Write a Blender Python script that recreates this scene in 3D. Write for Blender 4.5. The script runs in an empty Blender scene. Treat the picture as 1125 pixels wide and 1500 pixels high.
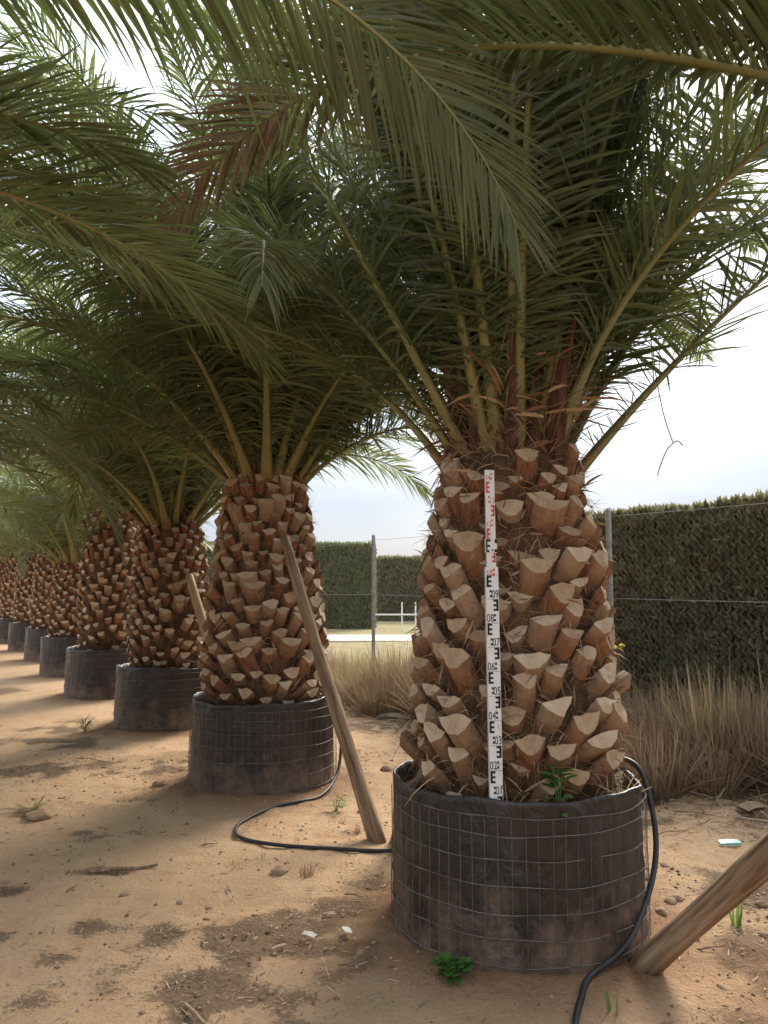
import bpy, math, random
import numpy as np
from mathutils import Vector, Matrix, noise
R = math.radians
sc = bpy.context.scene
rng = np.random.default_rng(11)
random.seed(5)

# ------------------------------------------------------------------ camera, sky, sun, exposure
cam_d = bpy.data.cameras.new('camera'); cam = bpy.data.objects.new('camera', cam_d)
sc.collection.objects.link(cam); sc.camera = cam
cam.location = (0, 0, 1.55); cam.rotation_euler = (R(90 + 5.33), 0, 0)
cam_d.sensor_fit = 'VERTICAL'; cam_d.sensor_height = 36; cam_d.lens = 28.32
cam_d.clip_start = 0.05; cam_d.clip_end = 3000
SUN_AZ, SUN_EL = R(24.5), R(35)
wd = bpy.data.worlds.new('World'); sc.world = wd; wd.use_nodes = True
nt = wd.node_tree; nt.nodes.clear()
wo = nt.nodes.new('ShaderNodeOutputWorld'); bg = nt.nodes.new('ShaderNodeBackground')
sky = nt.nodes.new('ShaderNodeTexSky'); sky.sky_type = 'NISHITA'; sky.sun_disc = False
sky.sun_elevation = SUN_EL; sky.sun_rotation = SUN_AZ; sky.dust_density = 2.5; sky.air_density = 1.0
tc = nt.nodes.new('ShaderNodeTexCoord'); mp = nt.nodes.new('ShaderNodeMapping'); mp.inputs['Scale'].default_value = (1.2, 1.2, 4.0)
nz = nt.nodes.new('ShaderNodeTexNoise'); nz.inputs['Scale'].default_value = 1.6; nz.inputs['Detail'].default_value = 6
cr = nt.nodes.new('ShaderNodeValToRGB')
cr.color_ramp.elements[0].position = .30; cr.color_ramp.elements[0].color = (.86, .86, .86, 1)
cr.color_ramp.elements[1].position = .68; cr.color_ramp.elements[1].color = (1, 1, 1, 1)
mx = nt.nodes.new('ShaderNodeMix'); mx.data_type = 'RGBA'
# thin cloud veil with the usual overcast luminance: zenith about three times the horizon
sx = nt.nodes.new('ShaderNodeSeparateXYZ'); nt.links.new(tc.outputs['Generated'], sx.inputs[0])
mr = nt.nodes.new('ShaderNodeMapRange'); mr.inputs['From Min'].default_value = 0; mr.inputs['From Max'].default_value = 1
mr.inputs['To Min'].default_value = 1.8; mr.inputs['To Max'].default_value = 9.8; nt.links.new(sx.outputs[2], mr.inputs['Value'])
vs = nt.nodes.new('ShaderNodeVectorMath'); vs.operation = 'SCALE'; vs.inputs[0].default_value = (.89, .98, 1.12)
nt.links.new(mr.outputs[0], vs.inputs['Scale']); nt.links.new(vs.outputs[0], mx.inputs[7])
nt.links.new(tc.outputs['Generated'], mp.inputs['Vector']); nt.links.new(mp.outputs[0], nz.inputs['Vector'])
nt.links.new(nz.outputs['Fac'], cr.inputs['Fac']); nt.links.new(cr.outputs['Color'], mx.inputs[0])
nt.links.new(sky.outputs[0], mx.inputs[6]); nt.links.new(mx.outputs[2], bg.inputs['Color'])
bg.inputs['Strength'].default_value = .11
nt.links.new(bg.outputs[0], wo.inputs['Surface'])
sl = bpy.data.lights.new('sun', 'SUN'); sl.energy = 2.6; sl.angle = R(22); sl.color = (1, .91, .78)
so = bpy.data.objects.new('sun', sl); sc.collection.objects.link(so)
sund = Vector((math.sin(SUN_AZ)*math.cos(SUN_EL), math.cos(SUN_AZ)*math.cos(SUN_EL), math.sin(SUN_EL)))
so.rotation_euler = sund.to_track_quat('Z', 'Y').to_euler(); so.location = sund*60
sc.view_settings.view_transform = 'Standard'; sc.view_settings.look = 'None'
sc.view_settings.exposure = 1.5; sc.view_settings.gamma = 1; sc.view_settings.use_curve_mapping = False

# ------------------------------------------------------------------ helpers
C = sc.collection
def tag(o, label=None, cat=None, group=None, kind=None):
    for k, v in (('label', label), ('category', cat), ('group', group), ('kind', kind)):
        if v: o[k] = v
    return o
def link(name, data, parent=None, loc=None):
    o = bpy.data.objects.new(name, data); C.objects.link(o)
    if parent: o.parent = parent
    if loc is not None: o.location = loc
    return o
def mesh(name, V, F, mats, smooth=False, mi=None, attr=None):
    """V (n,3); F list of face index arrays (k,m) or a list of lists"""
    me = bpy.data.meshes.new(name)
    V = np.asarray(V, np.float32)
    if isinstance(F, np.ndarray): F = [F]
    if len(F) and not isinstance(F[0], np.ndarray):
        me.from_pydata([tuple(map(float, v)) for v in V], [], F)
    else:
        idx = np.concatenate([f.ravel() for f in F]).astype(np.int32)
        tot = np.concatenate([np.full(len(f), f.shape[1]) for f in F]).astype(np.int32)
        st = np.concatenate([[0], np.cumsum(tot)[:-1]]).astype(np.int32)
        me.vertices.add(len(V)); me.vertices.foreach_set('co', V.ravel())
        me.loops.add(len(idx)); me.loops.foreach_set('vertex_index', idx)
        me.polygons.add(len(tot)); me.polygons.foreach_set('loop_start', st); me.polygons.foreach_set('loop_total', tot)
    for m in (mats if isinstance(mats, (list, tuple)) else [mats]): me.materials.append(m)
    if mi is not None: me.polygons.foreach_set('material_index', np.asarray(mi, np.int32))
    if smooth: me.polygons.foreach_set('use_smooth', np.ones(len(me.polygons), bool))
    if attr:
        for k, a in attr.items():
            at = me.attributes.new(k, 'FLOAT', 'POINT'); at.data.foreach_set('value', np.asarray(a, np.float32))
    me.update(); me.validate()
    return me
def unit(v): return v/(np.linalg.norm(v, axis=-1, keepdims=True)+1e-9)
def tube(P, rad, n=8, cap=True, flat=1.0, ref=(0, 0, 1)):
    """tube along polyline P with radius per point -> V, faces"""
    P = np.asarray(P, float); m = len(P); rad = np.broadcast_to(np.asarray(rad, float), (m,))
    T = unit(np.gradient(P, axis=0)); u = np.asarray(ref, float)
    if abs(T[0] @ u) > .95: u = np.array([1., 0, 0])
    V = []
    S = np.cross(T[0], u); S /= np.linalg.norm(S)
    for i in range(m):
        S = S - T[i]*(S @ T[i]); S /= np.linalg.norm(S); B = np.cross(T[i], S)
        a = np.arange(n)*2*math.pi/n
        V.append(P[i]+rad[i]*(np.cos(a)[:, None]*S+flat*np.sin(a)[:, None]*B))
    V = np.concatenate(V); F = []
    for i in range(m-1):
        for j in range(n):
            k = (j+1) % n; F.append([i*n+j, i*n+k, (i+1)*n+k, (i+1)*n+j])
    if cap: F += [list(range(n))[::-1], [(m-1)*n+j for j in range(n)]]
    return V, F
def lathe(prof, n, wob=None):
    """prof list of (r,z); wob(angle, i) added to the radius"""
    V = []; F = []
    for i, (r, z) in enumerate(prof):
        for j in range(n):
            a = 2*math.pi*j/n; rr = r+(wob(a, i, z) if wob else 0)
            V.append((rr*math.cos(a), rr*math.sin(a), z))
    for i in range(len(prof)-1):
        for j in range(n):
            k = (j+1) % n; F.append([i*n+j, i*n+k, (i+1)*n+k, (i+1)*n+j])
    return V, F
def box(x0, x1, y0, y1, z0, z1):
    V = [(x, y, z) for z in (z0, z1) for y in (y0, y1) for x in (x0, x1)]
    return V, [[0, 2, 3, 1], [4, 5, 7, 6], [0, 1, 5, 4], [2, 6, 7, 3], [0, 4, 6, 2], [1, 3, 7, 5]]
def join(parts):
    V = []; F = []; o = 0
    for v, f in parts:
        V += [tuple(p) for p in v]; F += [[i+o for i in q] for q in f]; o += len(v)
    return V, F
def ribbons(Pb, D, W, Nn, ln, w, sag, fold=0.0, st=(0, .3, .7, 1), wd_=(.55, 1, .75, 0)):
    """many tapering strips at once (leaflets, blades, fibres)"""
    n = len(Pb); s = np.array(st)
    cen = Pb[:, None]+D[:, None]*(ln[:, None]*s)[..., None]
    cen[..., 2] -= sag[:, None]*ln[:, None]*s**2
    k = len(s); ww = w[:, None]*np.array(wd_)/2
    if fold:
        L = cen-W[:, None]*ww[..., None]; Rr = cen+W[:, None]*ww[..., None]; M = cen-Nn[:, None]*(ww*fold)[..., None]
        V = np.concatenate([np.stack([L, M, Rr], 2)[:, :-1].reshape(n, -1, 3), cen[:, -1:]], 1)
        per = 3*(k-1)+1; q = []; t = []
        for i in range(k-2):
            a = 3*i; q += [[a, a+1, a+4, a+3], [a+1, a+2, a+5, a+4]]
        a = 3*(k-2); t = [[a, a+1, a+3], [a+1, a+2, a+3]]
    else:
        L = cen-W[:, None]*ww[..., None]; Rr = cen+W[:, None]*ww[..., None]
        V = np.concatenate([np.stack([L, Rr], 2)[:, :-1].reshape(n, -1, 3), cen[:, -1:]], 1)
        per = 2*(k-1)+1; q = [[2*i, 2*i+1, 2*i+3, 2*i+2] for i in range(k-2)]
        a = 2*(k-2); t = [[a, a+1, a+2]]
    off = (np.arange(n)*per)[:, None, None]
    return V.reshape(-1, 3), (np.array(q)[None]+off).reshape(-1, 4), (np.array(t)[None]+off).reshape(-1, 3)

# ------------------------------------------------------------------ materials
class NT:
    def __init__(s, name):
        s.m = bpy.data.materials.new(name); s.m.use_nodes = True; s.t = s.m.node_tree
        s.b = s.t.nodes['Principled BSDF']; s.o = s.t.nodes['Material Output']
    def n(s, typ, **kw):
        x = s.t.nodes.new(typ)
        for k, v in kw.items():
            if k[0] == '_': setattr(x, k[1:], v)
            else: x.inputs[k.replace('_', ' ')].default_value = v
        return x
    def l(s, a, b): s.t.links.new(a, b)
    def ramp(s, src, stops):
        r = s.n('ShaderNodeValToRGB'); e = r.color_ramp.elements
        while len(e) < len(stops): e.new(.5)
        for x, (p, c) in zip(e, stops): x.position = p; x.color = (*c, 1) if len(c) == 3 else c
        s.l(src, r.inputs[0]); return r.outputs[0]
    def noise(s, scale, detail=4, rough=.55, vec=None, dist=0):
        x = s.n('ShaderNodeTexNoise', Scale=scale, Detail=detail, Roughness=rough, Distortion=dist)
        if vec: s.l(vec, x.inputs['Vector'])
        return x.outputs['Fac']
    def coord(s, which='Object', scale=None):
        o = s.n('ShaderNodeTexCoord').outputs[which]
        if scale:
            mpn = s.n('ShaderNodeMapping'); mpn.inputs['Scale'].default_value = scale; s.l(o, mpn.inputs['Vector']); o = mpn.outputs[0]
        return o
    def mix(s, fac, a, b, mode='MIX'):
        x = s.n('ShaderNodeMix', _data_type='RGBA', _blend_type=mode)
        for v, i in ((fac, 0), (a, 6), (b, 7)):
            if isinstance(v, (int, float)): x.inputs[i].default_value = v
            elif isinstance(v, tuple): x.inputs[i].default_value = (*v, 1)
            else: s.l(v, x.inputs[i])
        return x.outputs[2]
    def math(s, op, a, b=0.):
        x = s.n('ShaderNodeMath', _operation=op)
        for v, i in ((a, 0), (b, 1)):
            if isinstance(v, (int, float)): x.inputs[i].default_value = v
            else: s.l(v, x.inputs[i])
        return x.outputs[0]
    def bump(s, h, strength=.5, dist=.01):
        x = s.n('ShaderNodeBump', Strength=strength, Distance=dist); s.l(h, x.inputs['Height']); s.l(x.outputs[0], s.b.inputs['Normal'])
    def col(s, c):
        if isinstance(c, tuple): s.b.inputs['Base Color'].default_value = (*c, 1)
        else: s.l(c, s.b.inputs['Base Color'])
    def rough(s, v, spec=.3): s.b.inputs['Roughness'].default_value = v; s.b.inputs['Specular IOR Level'].default_value = spec
    def translucent(s, col, fac):
        tr = s.n('ShaderNodeBsdfTranslucent'); ms = s.n('ShaderNodeMixShader')
        if isinstance(col, tuple): tr.inputs[0].default_value = (*col, 1)
        else: s.l(col, tr.inputs[0])
        ms.inputs[0].default_value = fac; s.l(s.b.outputs[0], ms.inputs[1]); s.l(tr.outputs[0], ms.inputs[2]); s.l(ms.outputs[0], s.o.inputs[0])
def island(t): return t.n('ShaderNodeNewGeometry').outputs['Random Per Island']
def leaf_mat(name, a, b, c, tr, fac=.28, rough=.42):
    t = NT(name); r = island(t)
    big = t.noise(2.2, 2, vec=t.coord('Object'))
    f = t.math('ADD', t.math('MULTIPLY', r, .65), t.math('MULTIPLY', big, .35))
    t.col(t.ramp(f, [(.15, a), (.55, b), (.9, c)])); t.rough(rough, .4)
    t.translucent(t.ramp(f, [(.1, tuple(x*.75 for x in tr)), (.9, tr)]), fac)
    return t.m
M = {}
M['leaf'] = leaf_mat('palm_leaflet', (.080, .098, .040), (.112, .132, .054), (.165, .172, .075), (.25, .29, .08), .42)
M['leaf_blue'] = leaf_mat('palm_leaflet_cool', (.086, .104, .052), (.118, .138, .066), (.168, .176, .088), (.23, .27, .09), .42)
M['leaf_dry'] = leaf_mat('palm_leaflet_dry', (.13, .092, .058), (.19, .138, .09), (.27, .21, .14), (.24, .16, .10), .2, .6)
def m_rachis():
    t = NT('palm_rachis'); a = t.n('ShaderNodeAttribute', _attribute_name='t').outputs['Fac']
    nzv = t.noise(9, 4, vec=t.coord('Object', (1, 1, 1)))
    base = t.ramp(a, [(0, (.24, .13, .05)), (.05, (.22, .18, .055)), (.2, (.18, .185, .055)), (.6, (.205, .20, .07)), (1, (.15, .165, .06))])
    t.col(t.mix(.32, base, t.ramp(nzv, [(.3, (.12, .11, .04)), (.7, (.27, .235, .09))]))); t.rough(.42, .4)
    return t.m
M['rachis'] = m_rachis()
def m_boot():
    t = NT('leaf_base_skin'); rnd = t.n('ShaderNodeObjectInfo').outputs['Random']
    o = t.coord('Object'); sep = t.n('ShaderNodeSeparateXYZ'); t.l(o, sep.inputs[0])
    v = t.coord('Object', (30, 30, 3.5)); st = t.noise(1.6, 6, .65, v)
    vadd = t.n('ShaderNodeVectorMath', _operation='ADD'); t.l(o, vadd.inputs[0]); t.l(t.n('ShaderNodeObjectInfo').outputs['Location'], vadd.inputs[1])
    bl = t.noise(17, 4, .6, vadd.outputs[0])
    c = t.ramp(t.math('ADD', t.math('MULTIPLY', st, .5), t.math('MULTIPLY', bl, .5)), [(.32, (.085, .042, .022)), (.5, (.235, .132, .072)), (.66, (.40, .28, .178))])
    # the skin is rust-orange where it leaves the trunk and weathers to tan near the cut
    zz = t.math('ADD', t.math('MULTIPLY', sep.outputs[2], 8.0), t.math('MULTIPLY', t.math('SUBTRACT', bl, .5), 1.4))
    zc = t.ramp(zz, [(.1, (.24, .092, .043)), (.5, (.32, .175, .095)), (.85, (.40, .285, .185))])
    c2 = t.ramp(rnd, [(0, (.27, .115, .057)), (.35, (.32, .185, .10)), (.7, (.38, .275, .175)), (1, (.46, .37, .255))])
    t.col(t.mix(.33, t.mix(.5, c, zc), c2)); t.rough(.75, .2); t.bump(t.math('ADD', st, bl), .8, .010); return t.m
def m_cut():
    t = NT('leaf_base_cut'); v = t.coord('Object', (90, 30, 90)); a = t.noise(1.0, 5, .7, v); b = t.noise(14, 3, .5, t.coord('Object'))
    rnd = t.n('ShaderNodeObjectInfo').outputs['Random']
    c = t.mix(.45, t.ramp(a, [(.3, (.27, .175, .10)), (.7, (.52, .40, .265))]), t.ramp(b, [(.32, (.26, .16, .085)), (.6, (.56, .44, .30))]))
    t.col(t.mix(.42, c, t.ramp(rnd, [(0, (.30, .17, .09)), (1, (.64, .53, .39))]))); t.rough(.85, .15); t.bump(a, .6, .004); return t.m
def noisy(name, stops, scale, rough=.85, bump=.5, bd=.01, vs=None, detail=6, spec=.2, which='Object'):
    t = NT(name); a = t.noise(scale, detail, .62, t.coord(which, vs)); t.col(t.ramp(a, stops)); t.rough(rough, spec)
    if bump: t.bump(a, bump, bd)
    return t.m
M['boot'] = m_boot(); M['cut'] = m_cut()
M['boot_fresh'] = noisy('leaf_base_fresh', [(.3, (.085, .036, .022)), (.5, (.22, .095, .050)), (.7, (.38, .20, .115))], 2.2, .7, .8, .008, (18, 18, 3))
M['core'] = noisy('trunk_fibre_core', [(.3, (.035, .019, .011)), (.6, (.13, .072, .038)), (.8, (.22, .13, .07))], 14, .95, .9, .02, (1, 1, .6))
def fib_mat(name, a, b, c):
    t = NT(name); t.col(t.ramp(island(t), [(.05, a), (.5, b), (.95, c)])); t.rough(.8, .2); return t.m
M['fibre'] = fib_mat('fibre', (.10, .05, .025), (.24, .135, .07), (.42, .29, .17))
M['sheath'] = noisy('leaf_sheath', [(.3, (.045, .022, .015)), (.6, (.145, .068, .042)), (.8, (.25, .15, .09))], 6, .8, .7, .01, (6, 6, .8))
M['soil'] = noisy('potting_soil', [(.3, (.03, .02, .014)), (.6, (.10, .065, .04)), (.8, (.2, .14, .09))], 22, .95, 1, .02)
def m_film():
    t = NT('black_film'); o = t.coord('Object'); sep = t.n('ShaderNodeSeparateXYZ'); t.l(o, sep.inputs[0])
    h = t.math('SUBTRACT', 1.0, t.math('MULTIPLY', sep.outputs[2], 2.6))
    spl = t.noise(7, 6, .65, o); streak = t.noise(3, 5, .6, t.coord('Object', (2.2, 2.2, 1.4)))
    d = t.math('ADD', t.math('MULTIPLY', h, .65), t.math('MULTIPLY', t.math('SUBTRACT', spl, .5), 1.5))
    d2 = t.math('ADD', d, t.math('MULTIPLY', t.math('SUBTRACT', streak, .5), .8))
    m = t.ramp(d2, [(.15, (.035, .035, .035)), (.9, (.85, .85, .85))])
    c = t.mix(m, t.ramp(streak, [(.3, (.012, .0105, .010)), (.7, (.026, .0225, .0205))]), (.25, .155, .10))
    t.col(c); t.l(t.math('ADD', t.math('MULTIPLY', m, .5), .34), t.b.inputs['Roughness']); t.b.inputs['Specular IOR Level'].default_value = .45
    w = t.noise(5, 5, .55, t.coord('Object', (2.2, 2.2, 1.2)), 1.6); t.bump(w, .6, .03); return t.m
M['film'] = m_film()
M['wire'] = noisy('mesh_wire', [(.35, (.06, .046, .037)), (.65, (.20, .17, .145))], 8, .6, 0, spec=.4)
M['galv'] = noisy('galvanised_steel', [(.35, (.24, .24, .24)), (.65, (.40, .40, .39))], 12, .5, .1, .002, spec=.5)
M['wood'] = noisy('stake_wood', [(.3, (.11, .062, .034)), (.5, (.255, .165, .098)), (.72, (.42, .31, .205))], 3.2, .85, .7, .01, (14, 14, .9))
M['wood_pale'] = noisy('stake_wood_pale', [(.3, (.25, .16, .08)), (.7, (.50, .36, .20))], 3.2, .85, .6, .01, (14, 14, .9))
M['hose'] = noisy('hose_rubber', [(.3, (.012, .012, .012)), (.7, (.035, .032, .03))], 12, .5, .1, .002, spec=.4)
M['staff_white'] = noisy('staff_enamel', [(.3, (.66, .65, .61)), (.7, (.76, .75, .72))], 30, .4, 0, spec=.4)
M['staff_black'] = noisy('staff_black_print', [(.3, (.012, .012, .012)), (.7, (.02, .02, .02))], 30, .5, 0)
M['staff_red'] = noisy('staff_red_print', [(.3, (.52, .035, .045)), (.7, (.60, .05, .06))], 30, .5, 0)
M['hedge'] = leaf_mat('hedge_sprig', (.115, .122, .066), (.165, .160, .090), (.25, .21, .145), (.26, .25, .12), .35, .8)
M['hedge_far'] = leaf_mat('hedge_sprig_far', (.085, .100, .045), (.125, .14, .062), (.175, .175, .085), (.2, .22, .08), .3, .75)
M['hedge_core'] = noisy('hedge_twigs', [(.35, (.06, .055, .032)), (.7, (.17, .14, .085))], 9, .95, .6, .03)
M['grass_dry'] = leaf_mat('dry_grass', (.32, .22, .12), (.45, .33, .19), (.54, .44, .27), (.46, .34, .18), .38, .7)
M['grass_brown'] = leaf_mat('brown_grass', (.23, .15, .10), (.34, .24, .165), (.44, .34, .24), (.36, .25, .15), .35, .75)
M['grass_mix'] = leaf_mat('half_green_grass', (.24, .20, .09), (.36, .29, .14), (.46, .36, .2), (.40, .36, .15), .35, .7)
M['grass_green'] = leaf_mat('green_grass', (.08, .13, .03), (.13, .2, .045), (.2, .26, .08), (.22, .34, .06), .35, .6)
M['weed'] = leaf_mat('weed_leaf', (.05, .12, .025), (.08, .17, .035), (.12, .22, .06), (.14, .32, .05), .35, .5)
M['litter'] = fib_mat('litter', (.13, .085, .05), (.29, .21, .135), (.47, .37, .25))
M['stone'] = noisy('stone', [(.3, (.20, .125, .075)), (.7, (.40, .28, .18))], 9, .9, .5, .01)
M['crumb'] = fib_mat('crumb', (.14, .09, .055), (.30, .20, .12), (.46, .33, .21))
M['white_scrap'] = noisy('white_scrap', [(.3, (.46, .43, .38)), (.7, (.64, .61, .56))], 30, .6, .2)
M['teal'] = noisy('teal_plastic', [(.3, (.10, .38, .36)), (.7, (.16, .48, .46))], 12, .4, .1, spec=.5)
M['road'] = noisy('pale_road', [(.3, (.42, .37, .29)), (.7, (.52, .46, .37))], 1.5, .9, .2)
M['rail'] = noisy('white_paint', [(.3, (.62, .62, .58)), (.7, (.74, .74, .70))], 5, .5, 0)
M['yellow'] = leaf_mat('yellow_petals', (.5, .42, .03), (.6, .52, .05), (.65, .6, .1), (.6, .55, .1), .3, .6)
def m_ground():
    t = NT('sandy_ground'); o = t.coord('Object')
    big = t.noise(.55, 5, .6, o); mid = t.noise(4.5, 6, .65, o); fine = t.noise(55, 5, .7, o); grit = t.noise(190, 3, .6, o)
    sand = t.mix(.5, t.ramp(big, [(.3, (.47, .285, .155)), (.7, (.60, .415, .25))]), t.ramp(mid, [(.3, (.44, .265, .145)), (.7, (.64, .46, .29))]))
    sand = t.mix(.28, sand, t.ramp(fine, [(.3, (.26, .145, .078)), (.7, (.63, .45, .29))]))
    deb = t.n('ShaderNodeAttribute', _attribute_name='debris').outputs['Fac']
    dm = t.math('ADD', deb, t.math('ADD', t.math('MULTIPLY', t.math('SUBTRACT', mid, .5), .9), t.math('MULTIPLY', t.math('SUBTRACT', fine, .5), 1.3)))
    dmk = t.ramp(dm, [(.40, (0, 0, 0)), (.58, (.92, .92, .92))])
    dcol = t.ramp(fine, [(.3, (.085, .055, .033)), (.55, (.185, .125, .078)), (.75, (.31, .22, .14))])
    c = t.mix(dmk, sand, dcol)
    dp = t.n('ShaderNodeAttribute', _attribute_name='redbrown').outputs['Fac']  # mask that mixes in a dark reddish-brown ground colour
    dpm = t.math('MULTIPLY', dp, t.math('ADD', .45, mid))
    c = t.mix(t.ramp(dpm, [(.1, (0, 0, 0)), (.9, (.85, .85, .85))]), c, t.ramp(fine, [(.3, (.15, .075, .04)), (.7, (.30, .165, .09))]))
    gr = t.n('ShaderNodeAttribute', _attribute_name='field').outputs['Fac']
    c = t.mix(t.math('MULTIPLY', gr, .9), c, t.ramp(mid, [(.3, (.14, .13, .06)), (.7, (.30, .25, .13))]))
    t.col(c); t.rough(.95, .12)
    t.bump(t.math('ADD', t.math('MULTIPLY', mid, .9), t.math('ADD', t.math('MULTIPLY', fine, .35), t.math('MULTIPLY', grit, .14))), 1.0, .045)
    return t.m
M['ground'] = m_ground()

# ------------------------------------------------------------------ places
ROW = [(.62, 3.89), (-.97, 6.63), (-2.45, 9.25), (-4.0, 11.8), (-5.55, 14.6), (-7.1, 17.5), (-8.7, 20.2), (-10.3, 22.9), (-11.9, 25.6)]
SIDE = [(2.0, 1.5), (-2.7, 1.55), (-4.35, 4.25), (-5.95, 7.0)]
ALLP = ROW+SIDE
POT_H = .68
def fence_x(y): return 2.04-.59*(y-7.3)
PATCH = [(-.80, 3.72, .32, .12, 1.15), (-.78, 3.36, .24, .19, 1.15), (-1.18, 3.80, .34, .10, 1.15), (-.58, 3.13, .30, .15, 1.0), (-.5, 3.62, .4, .09, .9), (-.45, 3.85, .3, .1, .8), (-1.45, 3.55, .2, .09, .8), (-1.55, 3.2, .3, .1, .6), (-1.2, 2.9, .3, .12, .6), (-2.2, 4.3, .4, .1, .7), (-1.9, 5.2, .4, .12, .6), (-.95, 4.75, .25, .08, .7), (.0, 2.75, .4, .15, .7), (-1.68, 3.78, .2, .16, .8), (-.25, 4.0, .3, .14, .8), (-.45, 3.05, .3, .14, .75),
         (.0, 4.4, .25, .16, .6), (-.05, 3.35, .22, .16, .6), (.15, 3.0, .3, .14, .65), (-2.9, 7.0, .45, .3, .8), (-2.1, 7.1, .6, .35, .75), (-1.6, 6.0, .5, .2, .6), (-1.42, 4.54, .22, .07, .9), (-2.4, 5.7, .3, .12, .7),
         (-.4, 5.3, .3, .2, .65), (-3.6, 9.2, .8, .5, .7), (-3.3, 8.2, .9, .3, .6), (-5.4, 12.2, 1.2, .5, .65), (-2.6, 4.6, .5, .2, .5), (1.9, 4.3, .5, .25, .6), (1.55, 3.5, .35, .3, .6), (2.2, 5.7, .9, .4, .8), (1.5, 3.0, .4, .25, .5),
         (1.2, 7.5, 1.2, .6, .6), (2.6, 6.0, 1.2, .7, .9), (.3, 9.6, .9, .8, .8), (1.0, 8.6, .6, .8, .7)]
def nse(x, y, s, z=0.): return noise.noise(Vector((x*s, y*s, z)))
def gz(x, y):
    h = .035*nse(x, y, .5, 3.1)+.018*nse(x, y, 1.7, 7.7)
    for px, py in ALLP[:4]+SIDE[:1]:
        d = math.hypot(x-px, y-py)
        if d < 1.1: h = h*min(1, max(0, (d-.5)/.5)) + .03*math.exp(-((d-.62)/.16)**2)
    fx = x-fence_x(y)
    if y > 3: h += .10*max(0, min(1, (fx+1.5)/1.6))          # slight bank along the fence
    return h*(1 if y < 30 else .3)
def micro(x, y): return .012*nse(x, y, 4.5, 1.2)+.009*nse(x, y, 11, 4.2)+.006*abs(nse(x, y, 24, 8.2))+(.016*nse(x, y, 8, 3.3) if x > 1.0 else 0)*min(1, max(0, x-1.0)*3)
def debris_at(x, y):
    d = 0
    for px, py, rx, ry, s in PATCH:
        q = ((x-px)/rx)**2+((y-py)/ry)**2
        if q < 7: d = max(d, s*math.exp(-q*.55))
    return d*max(.35, min(1.3, .85+1.5*nse(x, y, 3.2, 5.5)+.7*nse(x, y, 8, 2.5))) if d > .02 else 0
def ax(lo, hi, f, ends):
    mid = list(np.arange(lo, hi, f)); a = []; st = f; x = lo
    while x > ends[0]: st *= 1.13; x -= st; a.append(x)
    b = []; st = f; x = mid[-1]
    while x < ends[1]: st *= 1.13; x += st; b.append(x)
    return np.array(a[::-1]+mid+b)
gx = ax(-3.6, 3.4, .035, (-1500, 1500)); gy = ax(1.6, 8.2, .035, (-60, 2500))
nx, ny = len(gx), len(gy)
V = np.zeros((ny, nx, 3)); deb = np.zeros((ny, nx)); redbrown = np.zeros((ny, nx)); fld = np.zeros((ny, nx))
for j, y in enumerate(gy):
    for i, x in enumerate(gx):
        z = gz(x, y) if abs(x) < 60 and y < 60 else 0
        if -4 < x < 4 and 1 < y < 10:
            d = debris_at(x, y); deb[j, i] = d
            z += micro(x, y)+.02*d*nse(x, y, 9, 9.1)
        elif y < 30: deb[j, i] = debris_at(x, y)
        V[j, i] = (x, y, z)
        for px, py in ALLP:
            dd = math.hypot(x-px, y-py)
            if dd < 1.6: redbrown[j, i] = max(redbrown[j, i], math.exp(-((max(dd, .55)-.55)/.34)**2))  # dark reddish-brown ring around every pot, fading outward
        if y < 6: redbrown[j, i] = max(redbrown[j, i], .75*math.exp(-((x-1.75)/.8)**2-((y-3.2)/.75)**2), .45*math.exp(-((x+.1)/.6)**2-((y-3.5)/.5)**2))  # same tone: red soil right of the near planter, weaker patch on its left
        fx = x-fence_x(y)
        fld[j, i] = min(1, max(0, (fx-.6)/1.5)) if y > -10 else 0
idx = np.arange(nx*ny).reshape(ny, nx)
Q = np.stack([idx[:-1, :-1], idx[:-1, 1:], idx[1:, 1:], idx[1:, :-1]], -1).reshape(-1, 4)
g = link('ground', mesh('ground', V.reshape(-1, 3), Q, M['ground'], True, attr={'debris': deb.ravel(), 'redbrown': redbrown.ravel(), 'field': fld.ravel()}))
tag(g, kind='structure')

# pale road beyond the fence
rv, rf = box(-9, 7, 21.6, 24.2, .06, .14)
rd = link('road', mesh('road', rv, rf, M['road'])); tag(rd, kind='structure')

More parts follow.
